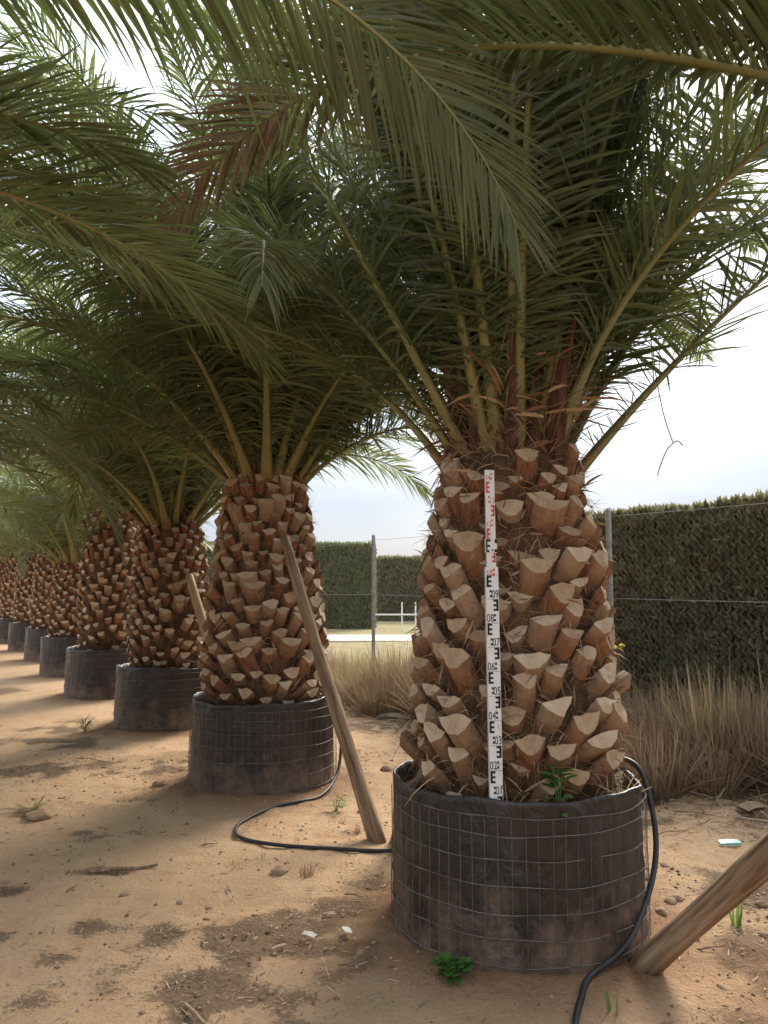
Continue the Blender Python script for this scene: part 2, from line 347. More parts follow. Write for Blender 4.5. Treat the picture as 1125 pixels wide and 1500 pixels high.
# ------------------------------------------------------------------ hedges
def hedge(name, label, a, b, thick, h, dens, mat, size, ends=True):
    """clipped hedge whose front face runs from a to b (thickness behind, on the left of a->b)"""
    a = np.array(a, float); b = np.array(b, float); L = np.linalg.norm(b-a); u = (b-a)/L; v = np.array([-u[1], u[0]])
    e = bpy.data.objects.new(name, None); C.objects.link(e); e.location = (a[0], a[1], 0); e.rotation_euler = (0, 0, math.atan2(u[1], u[0]))
    tag(e, label, 'hedge')
    cv, cf = box(.1, L-.1, .1, thick-.1, 0, h-.1)
    link('inner_growth', mesh('inner_growth', cv, cf, M['hedge_core']), e)
    segs = [('f', L*h), ('t', L*thick), ('b', L*h*.25)]+([('l', thick*h), ('r', thick*h)] if ends else [])
    Ps = []; Ns = []
    for k, ar in segs:
        n = int(ar*dens); s = rng.random(n); q = rng.random(n); z0 = np.zeros(n)
        if k == 'f': p = np.stack([s*L, z0, q*h], 1); nn = (0, -1, .25)
        elif k == 'b': p = np.stack([s*L, z0+thick, q*h], 1); nn = (0, 1, .25)
        elif k == 't': p = np.stack([s*L, q*thick, z0+h], 1); nn = (0, 0, 1)
        elif k == 'l': p = np.stack([z0, s*thick, q*h], 1); nn = (-1, 0, .25)
        else: p = np.stack([z0+L, s*thick, q*h], 1); nn = (1, 0, .25)
        Ps.append(p); Ns.append(np.tile(nn, (n, 1)))
    P = np.concatenate(Ps); N = unit(np.concatenate(Ns)); n = len(P)
    lump = np.array([noise.noise(Vector(p*1.6))*.055+noise.noise(Vector(p*5))*.045 for p in P])
    P = P+N*(lump[:, None]-.03)
    D = unit(N*.55+np.array([0, 0, .75])+rng.normal(0, .45, (n, 3)))
    W = unit(np.cross(D, N+rng.normal(0, .45, (n, 3)))); Nn = np.cross(W, D)
    vv, q4, t3 = ribbons(P-D*size*.3, D, W, Nn, size*(.6+.8*rng.random(n)), size*.42*(.6+.7*rng.random(n)), np.zeros(n), 0, (0, .5, 1), (.5, 1, 0))
    o = link('foliage', mesh('foliage', vv, [q4, t3], mat), e); tag(o, kind='stuff')
    return e
hedge('clipped_hedge', 'tall clipped cypress hedge with a flat top right behind the chain-link fence', (1.35, 11.2), (5.6, 4.0), 1.0, 2.40, 1500, M['hedge'], .085)
hedge('clipped_hedge', 'squared olive-green hedge block standing past the pale road', (-9.0, 28.4), (-.35, 28.4), 1.6, 3.05, 330, M['hedge_far'], .17)
hedge('clipped_hedge', 'lower dark green hedge seen beyond the white railing', (-.3, 36.5), (5.5, 36.5), 1.6, 2.85, 260, M['hedge'], .2)
# white railing between the far hedges
e = link('railing', None, loc=(0.95, 27.0, 0)); tag(e, 'small white metal railing standing before the far hedge', 'railing')
for x in (-.35, .1, 1.3):
    pv, pf = box(x-.025, x+.025, -.03, .03, -.05, 1.05); link('post', mesh('post', pv, pf, M['rail']), e)
for z in (.62,):
    pv, pf = box(-1.3, 1.7, -.055, -.031, z, z+.05); link('rail', mesh('rail', pv, pf, M['rail']), e)

# ------------------------------------------------------------------ chain-link fence
def build_fence():
    ys = [18.4, 14.7, 11.0, 7.3, 3.6]
    P = [np.array([fence_x(y), y]) for y in ys]; H = 2.2
    e = link('chain_link_fence', None, loc=(P[2][0], P[2][1], 0)); tag(e, 'grey chain-link fence with round steel posts in front of the hedge', 'fence')
    o0 = np.array([P[2][0], P[2][1], 0])
    for p in P:
        z = gz(*p)
        v, f = tube([(p[0]-o0[0], p[1]-o0[1], z-.15), (p[0]-o0[0], p[1]-o0[1], H+.04)], .026, 10)
        po = link('post', mesh('post', v, f, M['galv'], False), e)
        v, f = tube([(p[0]-o0[0], p[1]-o0[1], H+.042), (p[0]-o0[0], p[1]-o0[1], H+.065)], [.03, .018], 10)
        link('cap', mesh('cap', v, f, M['galv']), po)
    for a, b in zip(P[:-1], P[1:]):
        L = np.linalg.norm(b-a); u = (b-a)/L
        for z, sag in ((H-.01, .02), (1.45, .012), (.2, .01)):
            s = np.linspace(0, 1, 9)
            pl = np.stack([a[0]-o0[0]+u[0]*L*s, a[1]-o0[1]+u[1]*L*s, z-sag*4*s*(1-s)], 1)
            v, f = tube(pl, .0022, 4); link('line_wire', mesh('line_wire', v, f, M['galv']), e)
        # woven wires: every wire zigzags upward and hooks its neighbours
        pit = .06; n = int(L/pit); k = int((H-.12)/(pit/2*1.15)); dz = (H-.12)/k
        VV = []; FF = []; off = np.array([-u[1], u[0]])
        tri = np.array([[1, 0], [-.5, .87], [-.5, -.87]])*.0012
        base = 0
        zz = .1+np.arange(k+1)*dz
        for i in range(n):
            sx = i*pit+np.where(np.arange(k+1) % 2, pit/2+.002, -.002)
            cen = np.stack([a[0]-o0[0]+u[0]*sx, a[1]-o0[1]+u[1]*sx, zz], 1); cen[:, :2] += off*np.where(np.arange(k+1) % 2, .003, -.003)[:, None]
            rr = np.zeros((k+1, 3, 3)); rr[:, :, :2] = tri[None, :, :1]*u+tri[None, :, 1:]*off
            VV.append((cen[:, None]+rr).reshape(-1, 3))
            ii = np.arange(k)[:, None]*3+base
            FF.append(np.concatenate([np.concatenate([ii+j, ii+(j+1) % 3, ii+3+(j+1) % 3, ii+3+j], 1) for j in range(3)]))
            base += (k+1)*3
        o = link('wire_netting', mesh('wire_netting', np.concatenate(VV), np.concatenate(FF), M['galv']), e); tag(o, kind='stuff')
build_fence()

# ------------------------------------------------------------------ planters
def pot_mesh(seed, r0=.565, r1=.56, n=112):
    ph = [random.uniform(0, 6.3) for _ in range(8)]
    def wob(a, i, z):
        w = .006*math.sin(3*a+ph[0])+.004*math.sin(7*a+ph[1]+z*4)+.0025*math.sin(19*a+ph[2]+z*9)+.002*math.sin(34*a+ph[3]-z*6)
        return w+(.006*math.sin(11*a+ph[4]) if z > POT_H-.03 else 0)
    zs = [-.06, 0, .05, .1, .16, .22, .28, .34, .40, .46, .52, .58, .63, .66, POT_H]
    prof = [(r0+.012*(1-z/POT_H)-.003*math.cos(z/.1*2*math.pi)-.004, z) for z in zs]
    prof[-2] = (r1+.002, .662); prof[-1] = (r1+.004, POT_H+.002)
    prof += [(r1-.004, POT_H+.006), (r1-.012, POT_H), (r1-.016, POT_H-.05), (r1-.02, POT_H-.14)]
    v, f = lathe(prof, n, wob); v = [list(p) for p in v]
    for j in range(n):
        a = 2*math.pi*j/n; dz = .010*math.sin(2*a+ph[5])+.006*math.sin(5*a+ph[6])+.004*math.sin(13*a+ph[7])
        for i in range(13, len(prof)-1): v[i*n+j][2] += dz
    return mesh('film_wall', v, f, M['film'], True)
def soil_mesh():
    v, f = lathe([(.02, POT_H-.03), (.2, POT_H-.03), (.35, POT_H-.05), (.45, POT_H-.07), (.55, POT_H-.085)], 40, lambda a, i, z: .0)
    v = [(x, y, z+.03*noise.noise(Vector((x*9, y*9, 1)))) for x, y, z in v]
    return mesh('soil', v, f, M['soil'], True)
pot_films = [pot_mesh(i) for i in range(3)]; soil_me = soil_mesh()
def ring_mesh():
    v, f = [], []
    n = 64
    for j in range(n):
        a = 2*math.pi*j/n; w = .004*math.sin(3*a)+.003*math.sin(7*a+1)
        for k in range(4):
            b = math.pi/2*k; v.append(((.578+w+.0022*math.cos(b))*math.cos(a), (.578+w+.0022*math.cos(b))*math.sin(a), .0022*math.sin(b)+.004*math.sin(2*a)+.003*math.sin(9*a)))
    for j in range(n):
        for k in range(4):
            k2 = (k+1) % 4; j2 = (j+1) % n; f.append([j*4+k, j2*4+k, j2*4+k2, j*4+k2])
    return mesh('hoop_wire', v, f, M['wire'])
hoop_me = ring_mesh()
uv_, uf_ = tube([(0, 0, .0), (.003, 0, .2), (-.002, 0, .42), (.001, 0, .625)], .0012, 3); up_me = mesh('upright_wire', uv_, uf_, M['wire'])
POTLAB = ['black film planter ringed with wire mesh, the measuring staff standing in it', 'black film planter with the wooden stake leaning over its rim',
          'black planter under the palm that has a short pale stake against its trunk', 'black planter of the tallest-trunked palm in the row', 'black planter of the shortest-trunked palm, just past the tallest one',
          'black planter of the sixth palm along the row', 'black planter of the seventh palm along the row', 'black planter of the eighth palm along the row', 'black planter of the last palm along the row',
          'black planter of the palm that the thick slanting stake props', 'black planter of the palm across the alley facing the staff palm', 'black planter of the second palm across the alley', 'black planter of the third palm across the alley']
def planter(k, pos, wires):
    e = link('planter', None, loc=(pos[0], pos[1], 0)); e.rotation_euler = (0, 0, random.uniform(0, 6.28))
    tag(e, POTLAB[k], 'planter', 'planters along the palm rows')
    link('film_wall', pot_films[k % 3], e); link('soil', soil_me, e)
    if wires:
        for z in (.06, .16, .26, .36, .46, .56, .625):
            o = link('hoop_wire', hoop_me, e, (0, 0, z)); o.rotation_euler = (0, 0, random.uniform(0, 6.28)); sca = 1+.012*(1-z/.65)+random.uniform(-.002, .002); o.scale = (sca, sca, 1)
    if wires > 1:
        for i in range(68):
            a = 2*math.pi*i/68+random.uniform(-.008, .008); o = link('upright_wire', up_me, e, (.584*math.cos(a), .584*math.sin(a), 0))
            o.rotation_euler = (0, 0, a); 
    return e
for k, p in enumerate(ALLP): planter(k, p, 2 if k < 2 else (1 if k in (2, 3) else 0))

# ------------------------------------------------------------------ palms
def boot_mesh(i):
    r = random.Random(100+i)
    hw = r.uniform(.056, .074); ht = r.uniform(.048, .066); ln = r.uniform(.080, .118); tl = r.uniform(.35, 1.0); sk = r.uniform(-.3, .3); kee = r.uniform(.82, 1.08)
    cs = [(-1, 0), (-.74, .46), (-.32, .80), (0, .92*kee), (.32, .80), (.74, .46), (1, 0), (.5, -.12), (0, -.16), (-.5, -.12)]; m = len(cs)
    V = []; F = []
    jx = [r.uniform(-.07, .07) for _ in cs]; jy = [r.uniform(-.10, .10) for _ in cs]
    def ring(s, kw, kt, off):
        for (x, y), a, b in zip(cs, jx, jy):
            X = (x+a)*hw*kw; Y = (y+b)*ht*kt
            V.append([X, Y+off, s if s < .5 else ln-tl*Y-sk*X+r.uniform(-.005, .005)])
    for s, kw, kt, off in ((-.10, .95, .75, -.01), (-.01, .96, .92, 0), (.06, .93, 1.0, .004), (1, .98, .90, .010)): ring(s, kw, kt, off)
    for j in range(m): V[2*m+j][2] = min(V[2*m+j][2], V[3*m+j][2]-.012)
    for a in range(3):
        for j in range(m):
            k = (j+1) % m; F.append([a*m+j, a*m+k, (a+1)*m+k, (a+1)*m+j])
    m0 = len(F)
    V += [list(p) for p in V[3*m:4*m]]
    cx = np.mean(V[4*m:], 0); V.append([cx[0]+r.uniform(-.012, .012), cx[1]+r.uniform(-.004, .008), cx[2]+r.uniform(-.012, .004)])
    for j in range(m): F.append([4*m+j, 4*m+(j+1) % m, 5*m])
    me = mesh('leaf_base', V, F, [M['boot'], M['cut']], False, [0]*m0+[1]*m)
    me.polygons.foreach_set('use_smooth', np.array([True]*m0+[False]*m)); return me
BOOTS = [boot_mesh(i) for i in range(16)]
FRESH = []
for b_ in BOOTS[:10]:
    k_ = b_.copy(); k_.materials[0] = M['boot_fresh']; FRESH.append(k_)
def spine(c, zt, az, e0, e1, p, L, daz, rb, N=33):
    t = np.linspace(0, 1, N); tm = (t[:-1]+t[1:])/2
    e = e0+(e1-e0)*tm**p; a = az+daz*tm**1.5
    d = np.stack([np.cos(e)*np.cos(a), np.cos(e)*np.sin(a), np.sin(e)], -1)*(L/(N-1))
    P0 = np.array([c[0]+rb*math.cos(az), c[1]+rb*math.sin(az), zt])
    P = np.vstack([P0, P0+np.cumsum(d, 0)])
    en = e0+(e1-e0)*t**p; an = az+daz*t**1.5
    S = np.stack([-np.sin(an), np.cos(an), 0*an], -1)
    T = np.stack([np.cos(en)*np.cos(an), np.cos(en)*np.sin(an), np.sin(en)], -1)
    return t, P, T, S, np.cross(T, S)
def frond(palm, org, c, zt, az, e0, e1, p, L, daz, rb, n=150, fold=.35, lw=1.0, ll=1.0, roll=0., dry=0., lsag=.16, mat='leaf', bare=.16, mess=1.0):
    r = rng
    t, P, T, S, N = spine(c, zt, az, e0, e1, p, L, daz, rb)
    rl = roll*t[:, None]; S, N = S*np.cos(rl)+N*np.sin(rl), N*np.cos(rl)-S*np.sin(rl)
    P = P-org
    # rachis: flattened, keeled petiole thinning to a thread
    tt = t; w = np.interp(tt, [0, .04, .12, .3, .7, 1], [.066, .047, .034, .022, .0095, .0025])*lw**.3; h = np.interp(tt, [0, .12, .3, 1], [.036, .026, .016, .002])
    sec = [(-1, .3), (0, .55), (1, .3), (.55, -.75), (-.55, -.75)]
    V = np.stack([P+S*(x*w)[:, None]+N*(y*h)[:, None] for x, y in sec], 1).reshape(-1, 3); m = len(P); F = []
    ii = np.arange(m-1)[:, None]*5
    F = np.concatenate([np.concatenate([ii+j, ii+5+j, ii+5+(j+1) % 5, ii+(j+1) % 5], 1) for j in range(5)])
    ra = link('frond', mesh('frond', V, F, M['rachis'], True, attr={'t': np.repeat(t, 5)}), palm)
    # leaflets and basal spines
    k = 2*n; u = np.repeat(np.linspace(0, 1, n), 2)+r.normal(0, .003, k); u = np.clip(u, 0, 1); side = np.tile([-1., 1.], n)
    tl = .03+u*.965
    spn = tl < bare
    keep = ~spn | (r.random(k) < .9); tl = tl[keep]; side = side[keep]; spn = spn[keep]; k = len(tl)
    ip = lambda A: np.stack([np.interp(tl, t, A[:, i]) for i in range(3)], 1)
    B, Tt, Ss, Nn = ip(P), unit(ip(T)), unit(ip(S)), unit(ip(N))
    al = np.interp(tl, [0, .15, .4, .8, 1], [.9, 1.15, 1.0, .72, .28])+r.normal(0, .07, k)
    be = np.interp(tl, [0, .3, .7, 1], [.25, .45, .3, .1])+mess*r.choice([-1, 0, 1], k)*np.interp(tl, [0, .25, .6, 1], [.75, .55, .22, .05])+r.normal(0, .10*(.35+.65*mess), k)
    D = unit(Tt*np.cos(al)[:, None]+Ss*(side*np.sin(al)*np.cos(be))[:, None]+Nn*(np.sin(al)*np.sin(be))[:, None])
    ln = np.interp(tl, [0, .10, .22, .4, .65, .9, 1], [.10, .18, .40, .54, .48, .30, .17])*ll*(1+r.normal(0, .07, k))
    ln = np.where(spn, ln*r.uniform(.6, 1.25, k), ln)
    ww = np.where(spn, .0075, np.interp(tl, [0, .2, .5, 1], [.013, .0185, .021, .011]))*lw*(1+r.normal(0, .1, k))
    W = unit(np.cross(D, Nn+r.normal(0, .35, (k, 3)))); Nl = unit(np.cross(W, D))
    sg = np.where(spn, 0, lsag*(1+r.normal(0, .35, k)))
    B = B+Ss*(side*np.interp(tl, t, w)*.7)[:, None]
    v, q4, t3 = ribbons(B, D, W, Nl, ln, ww, sg, fold)
    mats = [M[mat], M['leaf_dry']]; mi = None
    if dry:
        dr = (tl > 1-dry+r.normal(0, .05, k)); nq, ntt = len(q4)//k, len(t3)//k
        mi = np.concatenate([np.repeat(dr, nq), np.repeat(dr, ntt)]).astype(np.int32)
    lo = link('leaflets', mesh('leaflets', v, [q4, t3], mats, False, mi), ra); tag(lo, kind='stuff')
    return ra
def palm(pos, zt, prof, nb, label, fronds, bs=1.0, nfib=900, n=150, fold=.35, lw=1.0, mats=('leaf', 'leaf_blue'), heart=1.0, press=None):
    """prof: list of (z, radius) of the outline; fronds: list of dicts/tuples"""
    c = np.array(pos); org = np.array([pos[0], pos[1], .6])
    e = link('palm_tree', None, loc=tuple(org)); tag(e, label, 'palm tree', 'potted palms in rows')
    zs = np.array([q[0] for q in prof]); rs = np.array([q[1] for q in prof])
    rad = lambda z: np.interp(z, zs, rs)
    ph = random.uniform(0, 6)
    zz = np.linspace(zs[0]-.08, zt+.02, 22)
    cp = [(max(.08, rad(z)-.075*bs-(.10 if z > zt-.05 else 0)), z-.6) for z in zz]+[(.12, zt+.12-.6), (.03, zt+.16-.6)]
    v, f = lathe(cp, 28, lambda a, i, z: .02*noise.noise(Vector((3*math.cos(a)+ph, 3*math.sin(a), z*6))))
    tr = link('trunk', mesh('trunk', v, f, M['core'], True), e)
    ga = math.pi*(3-math.sqrt(5)); BP = []
    for i in range(nb):
        fr = (i+.5)/nb; z = zs[0]+(zt-.03-zs[0])*fr**.94; a = i*ga+ph
        rr = rad(z)-.085*bs; phi = np.interp(fr, [0, .25, .6, 1], [.82, .66, .48, .32])+random.gauss(0, .12)
        if random.random() < .03: continue                    # a leaf base rotted away
        a += random.gauss(0, .045); z += random.gauss(0, .016)
        if press is not None and abs((a-press+math.pi) % (2*math.pi)-math.pi) < .24: rr -= .045; phi = min(phi, .5)   # pressed in behind the staff
        out = Vector((math.cos(a), math.sin(a), 0)); X = Vector((-math.sin(a), math.cos(a), 0))
        Z = (out*math.sin(phi)+Vector((0, 0, 1))*math.cos(phi)).normalized(); Y = Z.cross(X); 
        if Y.dot(out) < 0: Y = -Y; X = -X
        ro = Matrix((X, Y, Z)).transposed().to_4x4() @ Matrix.Rotation(random.gauss(0, .14), 4, 'Z') @ Matrix.Rotation(random.gauss(0, .10), 4, 'Y')
        s = bs*np.interp(fr, [0, .25, .7, 1], [1.0, 1.14, 1.02, .88])*random.uniform(.74, 1.18)
        o = link('leaf_base', random.choice(FRESH if random.random() < np.interp(fr, [.4, .75, 1], [.08, .5, .95]) else BOOTS), tr)
        o.matrix_local = Matrix.Translation((rr*out.x, rr*out.y, z-.6-.02)) @ ro @ Matrix.Diagonal((s*random.uniform(.9, 1.12), s, s*random.uniform(.85, 1.2), 1))
        BP.append((rr, a, z))
    # loose fibres between the leaf bases
    if nfib:
        a = rng.random(nfib)*6.283; z = zs[0]+(zt-zs[0])*rng.random(nfib)**1.25; rr = rad(z)-.03*bs-.07*bs*rng.random(nfib)
        out = np.stack([np.cos(a), np.sin(a), 0*a], 1); tg = np.stack([-np.sin(a), np.cos(a), 0*a], 1)
        D = unit(out*rng.uniform(.1, .8, (nfib, 1))+tg*rng.normal(0, .8, (nfib, 1))+np.array([0, 0, 1])*rng.normal(.2, .6, (nfib, 1)))
        W = unit(np.cross(D, rng.normal(0, 1, (nfib, 3)))); P = out*rr[:, None]; P[:, 2] = z-.6
        v, q4, t3 = ribbons(P, D, W, np.cross(W, D), rng.uniform(.04, .15, nfib)*np.where(z < zs[0]+.4, 1.2, 1.0), rng.choice([.0018, .003, .006, .012], nfib, p=[.50, .30, .15, .05]), rng.uniform(0, .7, nfib), 0)
        fo = link('loose_fibre', mesh('loose_fibre', v, [q4, t3], M['fibre']), tr); tag(fo, kind='stuff')
    # brown sheaths in the heart of the crown
    for i in range(int(20*heart)):
        a = i*ga; rr = .05+.20*(i/20); hgt = random.uniform(.6, 1.15)*(1.15-.5*i/20)
        sp = np.array([[rr*math.cos(a), rr*math.sin(a), zt-.65], [(rr+.04)*math.cos(a), (rr+.04)*math.sin(a), zt-.6+hgt*.5], [(rr+.14)*math.cos(a), (rr+.14)*math.sin(a), zt-.6+hgt]])
        v, f = tube(sp, [.075, .05, .012], 6, True, .45, (-math.sin(a), math.cos(a), .01)); link('leaf_sheath', mesh('leaf_sheath', v, f, M['sheath']), e)
    if nfib > 800:
        k = 700; a = rng.random(k)*6.283; rr = .30*np.sqrt(rng.random(k)); z = zt-.6+rng.uniform(-.1, .75, k)*(1-rr/.5)
        PP = np.stack([rr*np.cos(a), rr*np.sin(a), z], 1); D = unit(np.stack([np.cos(a)*.5, np.sin(a)*.5, np.full(k, .6)], 1)+rng.normal(0, .55, (k, 3))); W = unit(np.cross(D, rng.normal(0, 1, (k, 3))))
        v, q4, t3 = ribbons(PP, D, W, np.cross(W, D), rng.uniform(.08, .34, k), rng.choice([.004, .008, .02], k, p=[.5, .3, .2]), rng.uniform(0, .4, k), 0)
        fo = link('crown_fibre', mesh('crown_fibre', v, [q4, t3], M['fibre']), e); tag(fo, kind='stuff')
    for i, fr in enumerate(fronds):
        kw = dict(n=n, fold=fold, lw=lw, mat=mats[i % len(mats)]); kw.update(fr.get('kw', {}))
        frond(e, org, c, fr.get('zt', zt-.06), *fr['p'], **kw)
    return e
def crown(n, seed, emin=.72, emax=1.48, L=(3.6, 4.5), avoid=None, bend=(.9, 1.7), az0=0., sag=(.14, .32)):
    r = random.Random(seed); out = []; ga = math.pi*(3-math.sqrt(5))
    for i in range(n):
        f = (i+.5)/n; az = (az0+i*ga+r.gauss(0, .12)) % (2*math.pi)
        e0 = emax+(emin-emax)*f**.9+r.gauss(0, .05); e1 = e0-r.uniform(*bend)*(.75+.35*f)
        q = (az, e0, e1, r.uniform(1.1, 1.9), r.uniform(*L)*(.88+.12*math.sin(math.pi*min(1, f+.2))), r.gauss(0, .12), .06+.22*f)
        if avoid:
            q = avoid(q, f, r)
            if q is None: continue
        out.append({'p': q, 'kw': {'roll': r.gauss(0, .45), 'lsag': r.uniform(*sag), 'bare': r.uniform(.08, .14)}})
    return out
PROF1 = [(.60, .44), (.72, .50), (.95, .505), (1.3, .475), (1.7, .435), (1.95, .395), (2.18, .35)]
PROF2 = [(.60, .44), (.75, .50), (1.0, .505), (1.4, .475), (1.8, .43), (2.2, .38), (2.45, .34)]
def prof(zt, r): return [(.6, r*.86), (.8, r), (1.1, r*1.02), (.6+(zt-.6)*.6, r*.97), (zt-.2, r*.9), (zt, r*.84)]
def P(az, e0, e1, p, L, daz, rb, zt=None, **kw):
    d = {'p': (az, e0, e1, p, L, daz, rb), 'kw': kw}
    if zt: d['zt'] = zt
    return d
key1 = [P(2.56, .98, -.22, .90, 3.51, -.23, .33, roll=.2), P(3.30, 1.09, .28, 2.60, 3.9, -.14, .19, roll=-.2, lsag=.42), P(3.90, 1.48, .80, .90, 3.7, .20, .10),  # most frond curves fitted to rachis lines taken from image pixels
        P(.40, 1.41, 1.14, .90, 3.9, .14, .10), P(6.60, 1.06, -.74, 2.58, 4.78, -.20, .17), P(6.45, .86, .47, .90, 4.28, .24, .34, lsag=.10), P(5.78, 1.33, -.05, .90, 3.31, -.23, .20), P(.15, 1.22, .2, 1.6, 4.2, .1, .2), P(.75, 1.12, .1, 1.5, 4.2, .1, .24), P(6.1, 1.3, .45, 1.3, 4.0, .15, .14), P(1.2, 1.2, .0, 1.5, 4.3, -.1, .2)]
def av1(q, f, r):
    az, e0, e1, p, L, daz, rb = q
    side = abs(math.cos(az))
    if f > .45 and math.sin(az) < .35: return None        # outer ring facing the path is the set mostly fitted to image pixels
    if f > .45: e0 = max(e0, 1.0); e1 = max(e1, -.25)
    elif math.sin(az) < .3: e0 = max(e0, 1.34); e1 = max(e1, .75+.3*r.random()); L *= .9
    return (az, e0, max(e1, -.5), p, L, daz, rb)
palm(ROW[0], 2.18, PROF1, 252, 'large palm with a red and white measuring staff against its trunk', key1+crown(60, 21, .85, 1.5, (3.6, 4.4), av1), 1.0, 9000, 200, press=-1.88)
def av2(q, f, r):
    az, e0, e1, p, L, daz, rb = q
    if math.cos(az) > .2 and f > .4: return (az, max(e0, .95), max(e1, -.35), p, L*.8, daz, rb)
    return q
key2 = [P(3.14, 1.4, -.33, 1.78, 3.92, .25, .10), P(4.9, 1.45, .5, 1.2, 3.2, .0, .12), P(5.6, 1.2, .2, 1.2, 3.3, .0, .2), P(4.2, 1.25, -.2, 1.3, 3.8, .0, .2),
        P(.25, .85, -.9, 1.1, 2.7, .1, .28)]
palm(ROW[1], 2.45, PROF2, 290, 'palm with a long wooden stake leaning on its trunk', key2+crown(60, 22, .8, 1.5, (3.5, 4.3), av2, sag=(.25, .6)), .95, 5000, 180)
palm(ROW[2], 2.28, prof(2.28, .45), 290, 'palm with a short pale stake leaning on its trunk', crown(50, 23, .7, 1.5, (3.4, 4.2)), .76, 900, 120, .3, 1.15)
palm(ROW[3], 2.95, prof(2.95, .44), 300, 'palm with the tallest trunk in the row', crown(46, 24, .55, 1.5, (3.4, 4.2)), .76, 600, 100, 0, 1.35)
palm(ROW[4], 2.0, prof(2.0, .47), 250, 'palm with the shortest trunk, next in the row past the tallest', crown(34, 25, .6, 1.5, (3.2, 3.9)), .70, 300, 90, 0, 1.6)
palm(ROW[5], 2.35, prof(2.35, .50), 280, 'palm behind the short one, sixth along the row from the staff', crown(32, 26, .5, 1.5, (3.2, 3.9)), .74, 200, 80, 0, 1.9)
palm(ROW[6], 2.4, prof(2.4, .50), 250, 'seventh palm along the row from the staff', crown(30, 27, .45, 1.5, (3.2, 3.9)), .85, 0, 70, 0, 2.2)
palm(ROW[7], 2.4, prof(2.4, .50), 220, 'eighth palm along the row from the staff', crown(28, 28, .45, 1.5, (3.2, 3.9)), .85, 0, 60, 0, 2.4)
palm(ROW[8], 2.3, prof(2.3, .50), 120, 'ninth and last palm along the row from the staff', crown(28, 29, .45, 1.5, (3.2, 3.9)), .85, 0, 60, 0, 2.6)
def avS(q, f, r):
    az, e0, e1, p, L, daz, rb = q
    tocam = math.cos(az-3.67)
    if tocam > -.2: return (az, max(e0, 1.2), max(e1, .35), p, L*.85, daz, rb)
    if math.sin(az) > .3: return (az, max(e0, 1.12), max(e1, .25), p, L*.95, daz, rb)
    return (az, max(e0, .95), max(e1, -.1), p, L, daz, rb)
palm(SIDE[0], 2.2, PROF1, 170, 'palm propped by the thick slanting stake, its fronds hanging over the staff palm', [P(2.41, .97, .22, 1.21, 2.52, .17, .14, mess=.3, ll=.85), P(2.55, .63, -1.03, 2.59, 3.92, .09, .16, zt=2.3, dry=.27, lw=1.2, mess=.25, n=240)]+crown(34, 31, .85, 1.5, (3.4, 4.2), avS), 1.0, 300, 240, lw=.85)
def avL(q, f, r):
    az, e0, e1, p, L, daz, rb = q
    tocam = math.cos(az+.62)
    if tocam > .3: return (az, max(e0, 1.25), max(e1, .3), p, L*.8, daz, rb)
    return q
palm(SIDE[1], 2.3, PROF1, 160, 'palm across the alley, its fronds reaching over toward the staff palm',
     [P(.39, 1.17, -1.21, 1.29, 4.05, -.26, .20, zt=2.24, lsag=.22, roll=-1.35, mess=.12, n=290, ll=1.1, lw=.9), P(.51, .62, -.38, 2.35, 2.32, .01, .11, zt=2.24), P(.63, .73, -.74, 1.29, 2.76, -.01, .23, zt=2.24)]+crown(24, 32, .7, 1.5, (3.2, 4.0), avL, sag=(.2, .5)), 1.0, 200, 250, lw=.82)
palm(SIDE[2], 2.4, PROF2, 150, 'second palm across the alley from the row', crown(30, 33, .6, 1.5, (3.3, 4.1)), 1.0, 0, 120)
palm(SIDE[3], 2.4, PROF2, 130, 'third palm across the alley from the row', crown(30, 34, .6, 1.5, (3.3, 4.1)), 1.0, 0, 100, 0, 1.2)

# ------------------------------------------------------------------ stakes
def stake(name, label, a, b, r0, r1, mat, seed):
    a = np.array(a, float); b = np.array(b, float); rr = random.Random(seed); s = np.linspace(0, 1, 14); L = np.linalg.norm(b-a)
    ph = rr.uniform(0, 6)
    pl = np.stack([.012*np.sin(3*s+ph)-.012*math.sin(ph), .010*np.sin(5*s+ph)-.01*math.sin(ph), s*L], 1)
    rad = (r0+(r1-r0)*s)*(1+.05*np.sin(17*s+ph)+np.array([rr.uniform(-.035, .035) for _ in s]))
    v, f = tube(pl, rad, 12)
    v = [tuple(np.array(p)*(1, 1, 1)+np.array([.003*noise.noise(Vector(p)*25), .003*noise.noise(Vector(p)*25+Vector((5, 0, 0))), 0])) for p in v]
    o = link(name, mesh(name, v, f, mat, True), None, tuple(a)); d = Vector(b-a).normalized(); o.rotation_euler = d.to_track_quat('Z', 'Y').to_euler()
    tag(o, label, 'stake'); return o
stake('wooden_stake', 'long rough wooden stake leaning against the second palm trunk', (-.02, 5.06, gz(-.02, 5.06)-.06), (-.76, 6.08, 1.93), .052, .038, M['wood'], 1)
stake('wooden_stake', 'brown stake footed beside the planter of the staff palm, mostly hidden behind it', (.07, 5.10, gz(.07, 5.1)-.06), (.46, 4.42, 1.45), .05, .04, M['wood'], 2)
stake('wooden_stake', 'pale peeled stake leaning against the third palm trunk', (-1.35, 7.95, -.05), (-2.14, 8.80, 1.68), .05, .045, M['wood_pale'], 3)
stake('wooden_stake', 'thick weathered stake slanting up from beside the staff palm planter', (1.02, 3.46, gz(1.02, 3.46)-.07), (1.90, 1.95, 1.80), .057, .052, M['wood'], 4)

